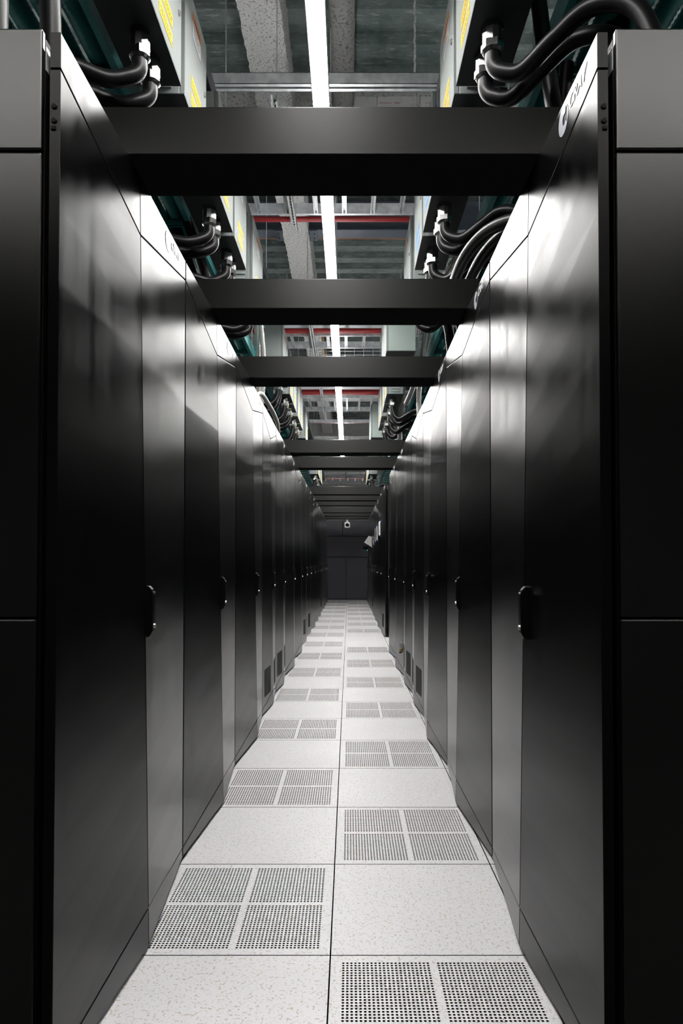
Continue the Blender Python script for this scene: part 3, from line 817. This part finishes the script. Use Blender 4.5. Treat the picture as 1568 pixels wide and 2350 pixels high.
# ------------------------------------------------------------------ busways and tap boxes
ZB = 3.13; HB = 0.525; XBL = CX - 0.684; XBR = CX + 0.437; WBX = 0.195
def make_box(stick, L):
    """aisle face at x = 0 facing +x, box behind it to -WBX, y from -L/2 (near, left side) to L/2"""
    t = thing('tap_off_box', 'x', 'electrical box')
    h = L/2
    bm = bmesh.new(); bx(bm, -WBX, -0.022, -h, h, 0.004, HB, 0, 0.004)
    for s in (-1, 1):               # louvres on both ends
        for i in range(4):
            z = 0.030 + i*0.034
            yo = s*h
            prism(bm, [(-0.150, yo, z), (-0.150, yo + s*0.010, z), (-0.150, yo, z+0.020)], (0.095, 0, 0))
    obj('housing', bm, M['boxend'], t)
    box('base_plate', -WBX-0.006, -0.001, -h-0.006, h+0.006, 0.0, 0.0045, M['darkplate'], t)['label'] = 'black underside plate'
    d = box('door', -0.021, 0.0, -h+0.001, h-0.001, 0.0046, HB, M['boxgrey'], t, 0.003)
    # stickers
    for z in (0.145, 0.070):
        bm = bmesh.new(); bx(bm, 0.0, 0.0012, -0.095, 0.085, z-0.052+0.026, z+0.026, 0)
        for r_ in range(2):
            x = -0.078
            while x < 0.07:
                w = random.uniform(0.008, 0.022); bx(bm, 0.0012, 0.0016, x, x+w, z+0.004-r_*0.016, z+0.010-r_*0.016, 1); x += w + 0.006
        obj('warning_sticker', bm, [stick, M['ink']], d)['label'] = 'bright warning strip sticker'
    bm = bmesh.new(); bx(bm, 0.0, 0.0012, -0.075, 0.080, 0.355, 0.430, 0); bx(bm, 0.0, 0.0012, -0.075, 0.080, 0.430, 0.466, 1)
    bx(bm, 0.0012, 0.0016, -0.05, 0.06, 0.443, 0.453, 2)
    for i in range(3): bx(bm, 0.0012, 0.0016, -0.06, 0.05 - 0.02*i, 0.375+i*0.016, 0.379+i*0.016, 2)
    obj('notice_sticker', bm, [M['label'], M['orange'], M['ink']], d)['label'] = 'white notice sticker with orange header'
    bm = bmesh.new(); cyl(bm, (0.0, h-0.045, 0.262), (0.004, h-0.045, 0.262), 0.012, 0.011, 18); bx(bm, 0.004, 0.007, h-0.048, h-0.042, 0.253, 0.271)
    obj('quarter_turn_lock', bm, M['chrome'], d, 40)['label'] = 'chrome quarter-turn lock'
    for yy in (h-0.275, h-0.145):
        bm = bmesh.new(); x = -0.082
        cyl(bm, (x, yy, 0.002), (x, yy, -0.024), 0.040, 0.040, 6)
        cyl(bm, (x, yy, -0.022), (x, yy, -0.072), 0.036, 0.037, 10, 1)
        cyl(bm, (x, yy, -0.070), (x, yy, -0.098), 0.041, 0.041, 6)
        cyl(bm, (x, yy, -0.097), (x, yy, -0.108), 0.038, 0.031, 20)
        obj('cable_gland', bm, [M['nickel'], M['gland']], t)['label'] = 'shiny metal cable gland'
    return t
pb = {}
gland_pos = []
def tap_box(side, y0, y1, label, short, stick='yellow'):
    key = (stick, round(y1-y0, 2))
    if key not in pb:
        pb[key] = make_box(M[stick], y1-y0); o = pb[key]
    else: o = copy_tree(pb[key])
    left = side == 'left'
    o.location = (XBL if left else XBR, (y0+y1)/2, ZB); o.rotation_euler = (0, 0, 0 if left else math.pi)
    tag(o, label, 'electrical box', f'electrical boxes above the {side} cabinet row')
    h = (y1-y0)/2; xg = (XBL - 0.082) if left else (XBR + 0.082)
    for dy in (h-0.275, h-0.145):
        gland_pos.append((side, xg, (y0+y1)/2 + (dy if left else -dy), short))
pl = {'left': 'left', 'right': 'right'}
openings = ['in the nearest ceiling opening', 'between first and second crossbars', 'between third and fourth crossbars', 'above the sixth crossbar']
spans = [(2.24, 2.69, 0, 'nearer'), (2.75, 3.165, 0, 'farther'),
         (3.46, 3.91, 1, 'nearest'), (3.97, 4.42, 1, 'middle'), (4.72, 5.27, 1, 'farthest'),
         (7.75, 8.20, 2, 'first'), (8.26, 8.71, 2, 'second'), (8.95, 9.40, 2, 'third'), (9.46, 9.91, 2, 'fourth'), (10.55, 11.10, 2, 'fifth'),
         (14.9, 15.35, 3, 'first'), (15.41, 15.86, 3, 'second'), (16.1, 16.55, 3, 'third'), (16.61, 17.06, 3, 'fourth')]
for side in ('left', 'right'):
    for y0, y1, op, which in spans:
        if side == 'right' and y0 == 10.55: continue
        st = 'blue' if (side == 'right' and op == 1) else 'yellow'
        w = {0: 'of two', 1: 'of three', 2: 'of five' if side == 'left' else 'of four', 3: 'of four'}[op]
        if which in ('first', 'second', 'third', 'fourth', 'fifth'):
            lab = f'{which} grey electrical box with stickers {openings[op]}, {side} side'
        else:
            lab = f'{which} {w} grey electrical boxes with {st} stickers {openings[op]}, {side} side'
        tap_box(side, y0, y1, lab, f'{which} {side} box {openings[op]}', st)
    # box with no sticker showing its louvred end in the third opening
tap_box('left', 6.92, 7.45, 'grey electrical box with louvred end between second and third crossbars, left side', 'louvred left box between second and third crossbars')
def big_box(y0, y1, label):
    w0, w1 = CX+0.345, CX+0.615
    t = thing('panel_box', label, 'electrical box', ((w0+w1)/2, (y0+y1)/2, ZB), 0, 'tall grey green boxes on the right')
    a = (w1-w0)/2; h = (y1-y0)/2
    box('casing', -a+0.02, a, -h, h, 0.0, 0.524, M['boxgreen'], t, 0.003)
    box('door', -a, -a+0.019, -h+0.002, h-0.002, 0.0, 0.524, M['boxgrey'], t, 0.002)
    box('base_plate', -a+0.002, a-0.002, -h+0.002, h-0.002, -0.004, 0.0, M['darkplate'], t)
    return t
big_box(6.14, 7.04, 'large plain grey-green box between second and third crossbars, right side')
big_box(10.46, 11.3, 'tall plain grey-green box between third and fourth crossbars, right side')
for side in ('left', 'right'):
    xc = (XBL - WBX/2) if side == 'left' else (XBR + WBX/2)
    t = thing('busway', f'long dark busway rail carrying the electrical boxes on the {side}', 'busway', (xc, 0, ZB+HB+0.002))
    bm = bmesh.new(); bx(bm, -0.06, 0.06, 0.3, 20.5, 0.0, 0.10, 0, 0.004); obj('rail', bm, M['darkplate'], t)
    for yy in (0.6, 2.4, 4.4, 7.2, 9.0, 11.3, 12.8, 16.0, 18.0, 20.2):
        so = -1 if side == 'left' else 1
        bm = bmesh.new(); bx(bm, min(0, so*0.55), max(0, so*0.55), yy-0.02, yy+0.02, 0.1, 0.13); obj('bracket_arm', bm, M['galv'], t)
        bm = bmesh.new(); cyl(bm, (so*0.53, yy, 0.12), (so*0.53, yy, DECK-ZB-HB-0.012), 0.006, seg=8); obj('threaded_rod', bm, M['galv'], t)
# ------------------------------------------------------------------ teal ladder trays with hoses, both sides
ZT = 3.25
for side, s in (('left', -1), ('right', 1)):
    xo = -0.045 if s > 0 else 0.0
    base = CX + s*(0.955 if s < 0 else 0.80)
    t = thing('teal_ladder_tray', f'long teal cable ladder tray running above the {side} cabinet row', 'cable tray', (base, 0, ZT))
    for q in (0.0, 0.72):
        bm = bmesh.new(); bx(bm, min(s*q, s*(q+0.03)), max(s*q, s*(q+0.03)), 0.3, 20.5, -0.02, 0.09); obj('rail', bm, M['teal'], t)
    i = 0
    yy = 0.69
    while yy < 20.4:
        bm = bmesh.new(); xa, xb = s*0.03, s*0.72
        x0, x1 = min(xa, xb), max(xa, xb)
        bx(bm, x0, x1, yy-0.019, yy-0.010, -0.012, 0.02); bx(bm, x0, x1, yy+0.010, yy+0.019, -0.012, 0.02); bx(bm, x0, x1, yy-0.019, yy+0.019, 0.016, 0.020)
        obj('rung', bm, M['teal'], t); yy += 0.42
    for yy in (0.5, 2.9, 5.2, 7.8, 10.4, 12.8, 16.0, 18.6, 20.2):
        for q in (0.015, 0.735):
            bm = bmesh.new(); cyl(bm, (s*q, yy, 0.09), (s*q, yy, DECK-ZT-0.008), 0.005, seg=8); obj('threaded_rod', bm, M['galv'], t)
hose_me = None
for side, s in (('left', -1), ('right', 1)):
    base = CX + s*(0.955 if s < 0 else 0.80)
    for i in range(6):
        if hose_me is None:
            bm = bmesh.new(); tube(bm, [Vector((0, 0.35 + k*0.0125, 0)) for k in range(int(12.0/0.0125))], 0.040, 10, 0.0045)
            o = obj('ribbed_hose', bm, M['hose'], None, 70); hose_me = o
        else:
            o = hose_me.copy(); C.objects.link(o)
        o.location = (base + s*(0.10 + i*0.108), 0, ZT+0.066)
        place = ['nearest the aisle', 'second from the aisle', 'third from the aisle', 'fourth from the aisle', 'fifth from the aisle', 'farthest from the aisle'][i]
        tag(o, f'ribbed dark teal hose lying in the {side} ladder tray, {place}', 'hose', f'ribbed hoses in the {side} ladder tray')

# ------------------------------------------------------------------ power cables from glands into the cabinet tops
seen = {}
for side, xg, yg, lab in gland_pos:
    s = -1 if side == 'left' else 1
    i = seen.get(lab, 0); seen[lab] = i+1
    r = 0.029
    z0 = ZB - 0.10
    jy = ((len(seen)*37) % 7 - 3)*0.008
    sag = 0.125 if yg < 6 else random.uniform(0.13, 0.23)
    edge = CX + s*(0.79 if s < 0 else 0.70)
    pts = [(xg, yg, z0), (xg + s*0.004, yg - 0.005, z0-0.05), (xg + s*0.035, yg - 0.03, z0-sag*0.72), (xg + s*0.10, yg - 0.07, z0-sag),
           (xg + s*0.20, yg - 0.13 + jy, z0-sag+0.00), (xg + s*0.31, yg - 0.20 + jy, z0-sag-0.02), (xg + s*0.40, yg - 0.25 + jy, z0-sag-0.14),
           (xg + s*0.43, yg - 0.27 + jy, z0-sag-0.28), (xg + s*0.43, yg - 0.27 + jy, TOP-0.004)]
    if side == 'right':
        pts = [(xg, yg, z0), (xg + s*0.004, yg - 0.005, z0-0.05), (xg + s*0.03, yg - 0.03, z0-sag*0.75), (xg + s*0.09, yg - 0.08, z0-sag),
           (xg + s*0.17, yg - 0.17 + jy, z0-sag+0.035), (xg + s*0.26, yg - 0.27 + jy, z0-sag+0.06), (xg + s*0.36, yg - 0.36 + jy, z0-sag-0.02),
           (xg + s*0.41, yg - 0.40 + jy, z0-sag-0.22), (xg + s*0.41, yg - 0.40 + jy, TOP-0.004)]
    bm = bmesh.new(); tube(bm, catmull(pts, 8), r, 14)
    o = obj('power_cable', bm, M['cable'], None, 60)
    nf = 'near' if (i == 0) == (side == 'left') else 'far'
    tag(o, f'{nf} looping black cable of the {lab}', 'cable', f'black power cables above the {side} row')
# thick black cables rising behind the cabinet fronts
def riser(pts, r, label, group):
    bm = bmesh.new(); tube(bm, catmull(pts, 10), r, 14)
    tag(obj('power_cable', bm, M['cable'], None, 60), label, 'cable', group)
G = 'black cables rising from the cabinet tops'
riser([(CX-0.97, 1.75, TOP-0.004), (CX-0.96, 1.74, 2.7), (CX-0.97, 1.76, 3.1), (CX-1.02, 1.74, 3.5)], 0.055, 'thick black cable rising behind the corner of the nearest left cabinet', G)
riser([(CX-0.90, 1.98, TOP-0.004), (CX-0.89, 1.97, 2.7), (CX-0.90, 1.95, 3.1), (CX-0.93, 1.92, 3.6)], 0.030, 'thinner black cable rising behind the nearest left cabinet top', G)
riser([(CX+0.83, 2.44, TOP-0.004), (CX+0.81, 2.44, 2.6), (CX+0.74, 2.45, 3.0), (CX+0.675, 2.46, 3.6)], 0.030, 'black cable curving up beside the nearest right electrical box', G)
riser([(CX+1.06, 2.62, TOP-0.004), (CX+1.08, 2.61, 2.7), (CX+1.06, 2.60, 3.05), (CX+1.02, 2.56, 3.6)], 0.055, 'very thick black cable rising behind the corner of the nearest right cabinet', G)
riser([(CX+0.85, 2.66, TOP-0.004), (CX+0.85, 2.66, 2.6), (CX+0.85, 2.65, 2.8), (CX+0.85, 2.62, 3.0), (CX+0.86, 2.6, 3.15)], 0.028, 'black cable upright behind the right emblem panel, left of a pair', G)
riser([(CX+0.98, 2.85, TOP-0.004), (CX+0.98, 2.85, 2.6), (CX+0.98, 2.85, 2.8), (CX+0.975, 2.83, 3.0), (CX+0.98, 2.8, 3.15)], 0.028, 'black cable upright behind the right emblem panel, right of a pair', G)
for j, (dx, hz) in enumerate(((0.575, 2.70), (0.655, 2.69), (0.735, 2.66))):
    riser([(CX+dx+0.22, 2.75, TOP-0.004), (CX+dx+0.20, 2.80, hz-0.08), (CX+dx+0.08, 3.0, hz), (CX+dx, 3.3, hz), (CX+dx, 3.8, hz), (CX+dx+0.005, 4.0, hz-0.01), (CX+dx+0.06, 4.2, hz-0.08), (CX+dx+0.10, 4.30, TOP-0.004)], 0.029,
          f'{["left","middle","right"][j]} of three black cables running along between first and second crossbars, right side', G)
for j, (dx, y) in enumerate(((0.87, 4.15), (0.96, 4.30), (1.05, 4.36))):
    riser([(CX-dx-0.05, y, TOP-0.004), (CX-dx-0.04, y+0.01, 2.62), (CX-dx+0.0, y-0.02, 2.85), (CX-dx-0.06, y-0.1, 3.1), (CX-dx-0.16, y-0.2, 3.4)], 0.030,
          f'{["right","middle","left"][j]} of three black cables rising between first and second crossbars, left side', G)
riser([(CX+0.80, 7.0, TOP-0.004), (CX+0.80, 7.0, 2.62), (CX+0.84, 6.95, 2.80), (CX+0.93, 6.9, 2.84), (CX+1.02, 6.85, 2.72), (CX+1.04, 6.85, TOP-0.004)], 0.045, 'black cable hump above the right row between second and third crossbars', G)
# flexible conduits
def conduit(pts, r, label):
    bm = bmesh.new(); p = resample(catmull(pts, 20), 0.009); tube(bm, p, r, 12, 0.0028)
    tag(obj('flexible_conduit', bm, M['conduit'], None, 80), label, 'conduit', 'white ribbed conduits')
conduit([(CX-0.96, 6.9, TOP-0.004), (CX-0.95, 6.9, 2.6), (CX-0.93, 6.85, 2.95), (CX-0.90, 6.6, 3.25), (CX-0.88, 6.3, 3.6)], 0.022, 'white ribbed conduit left of two between second and third crossbars, left side')
conduit([(CX-0.92, 6.78, TOP-0.004), (CX-0.90, 6.77, 2.7), (CX-0.86, 6.70, 3.0), (CX-0.845, 6.55, 3.25), (CX-0.86, 6.35, 3.62)], 0.024, 'white ribbed conduit right beside the louvred box, left side')
conduit([(CX+0.74, 6.9, TOP-0.004), (CX+0.73, 6.9, 2.6), (CX+0.71, 6.75, 2.9), (CX+0.72, 6.5, 3.15), (CX+0.73, 6.2, 3.6)], 0.024, 'straight white ribbed conduit between second and third crossbars, right side')
conduit([(CX+0.62, 7.25, 2.9), (CX+0.66, 7.0, 2.98), (CX+0.70, 6.72, 3.1), (CX+0.74, 6.35, 3.3), (CX+0.76, 6.0, 3.6)], 0.024, 'slanting white ribbed conduit between second and third crossbars, right side')
conduit([(CX+0.78, 9.3, TOP-0.004), (CX+0.75, 9.2, 2.55), (CX+0.68, 8.9, 2.80), (CX+0.66, 8.4, 3.1), (CX+0.67, 7.9, 3.5)], 0.028, 'white ribbed conduit crossing the black cables between third and fourth crossbars, right side')
conduit([(CX-0.77, 5.2, TOP-0.004), (CX-0.73, 5.45, 2.56), (CX-0.722, 6.0, 2.60), (CX-0.722, 6.6, 2.60), (CX-0.74, 7.0, 2.56), (CX-0.78, 7.2, TOP-0.004)], 0.017, 'white ribbed conduit hugging the cabinet tops between third and fourth crossbars, left side')
conduit([(CX+0.92, 17.5, TOP-0.004), (CX+0.90, 17.4, 2.6), (CX+0.85, 17.0, 2.9), (CX+0.84, 16.4, 3.3)], 0.03, 'white ribbed conduit above the sixth crossbar, right side')
conduit([(CX+0.58, 4.6, 2.93), (CX+0.60, 4.45, 3.0), (CX+0.63, 4.3, 3.06), (CX+0.70, 4.1, 3.13)], 0.013, 'thin white ribbed conduit under the right boxes between first and second crossbars')

# ------------------------------------------------------------------ world, colour management
w = bpy.data.worlds.new('world'); scene.world = w; w.use_nodes = True
w.node_tree.nodes['Background'].inputs['Color'].default_value = (0, 0, 0, 1)
w.node_tree.nodes['Background'].inputs['Strength'].default_value = 0.0
scene.view_settings.view_transform = 'Standard'
scene.view_settings.look = 'None'
scene.view_settings.exposure = 0.0
scene.view_settings.gamma = 1.0
scene.view_settings.use_curve_mapping = False
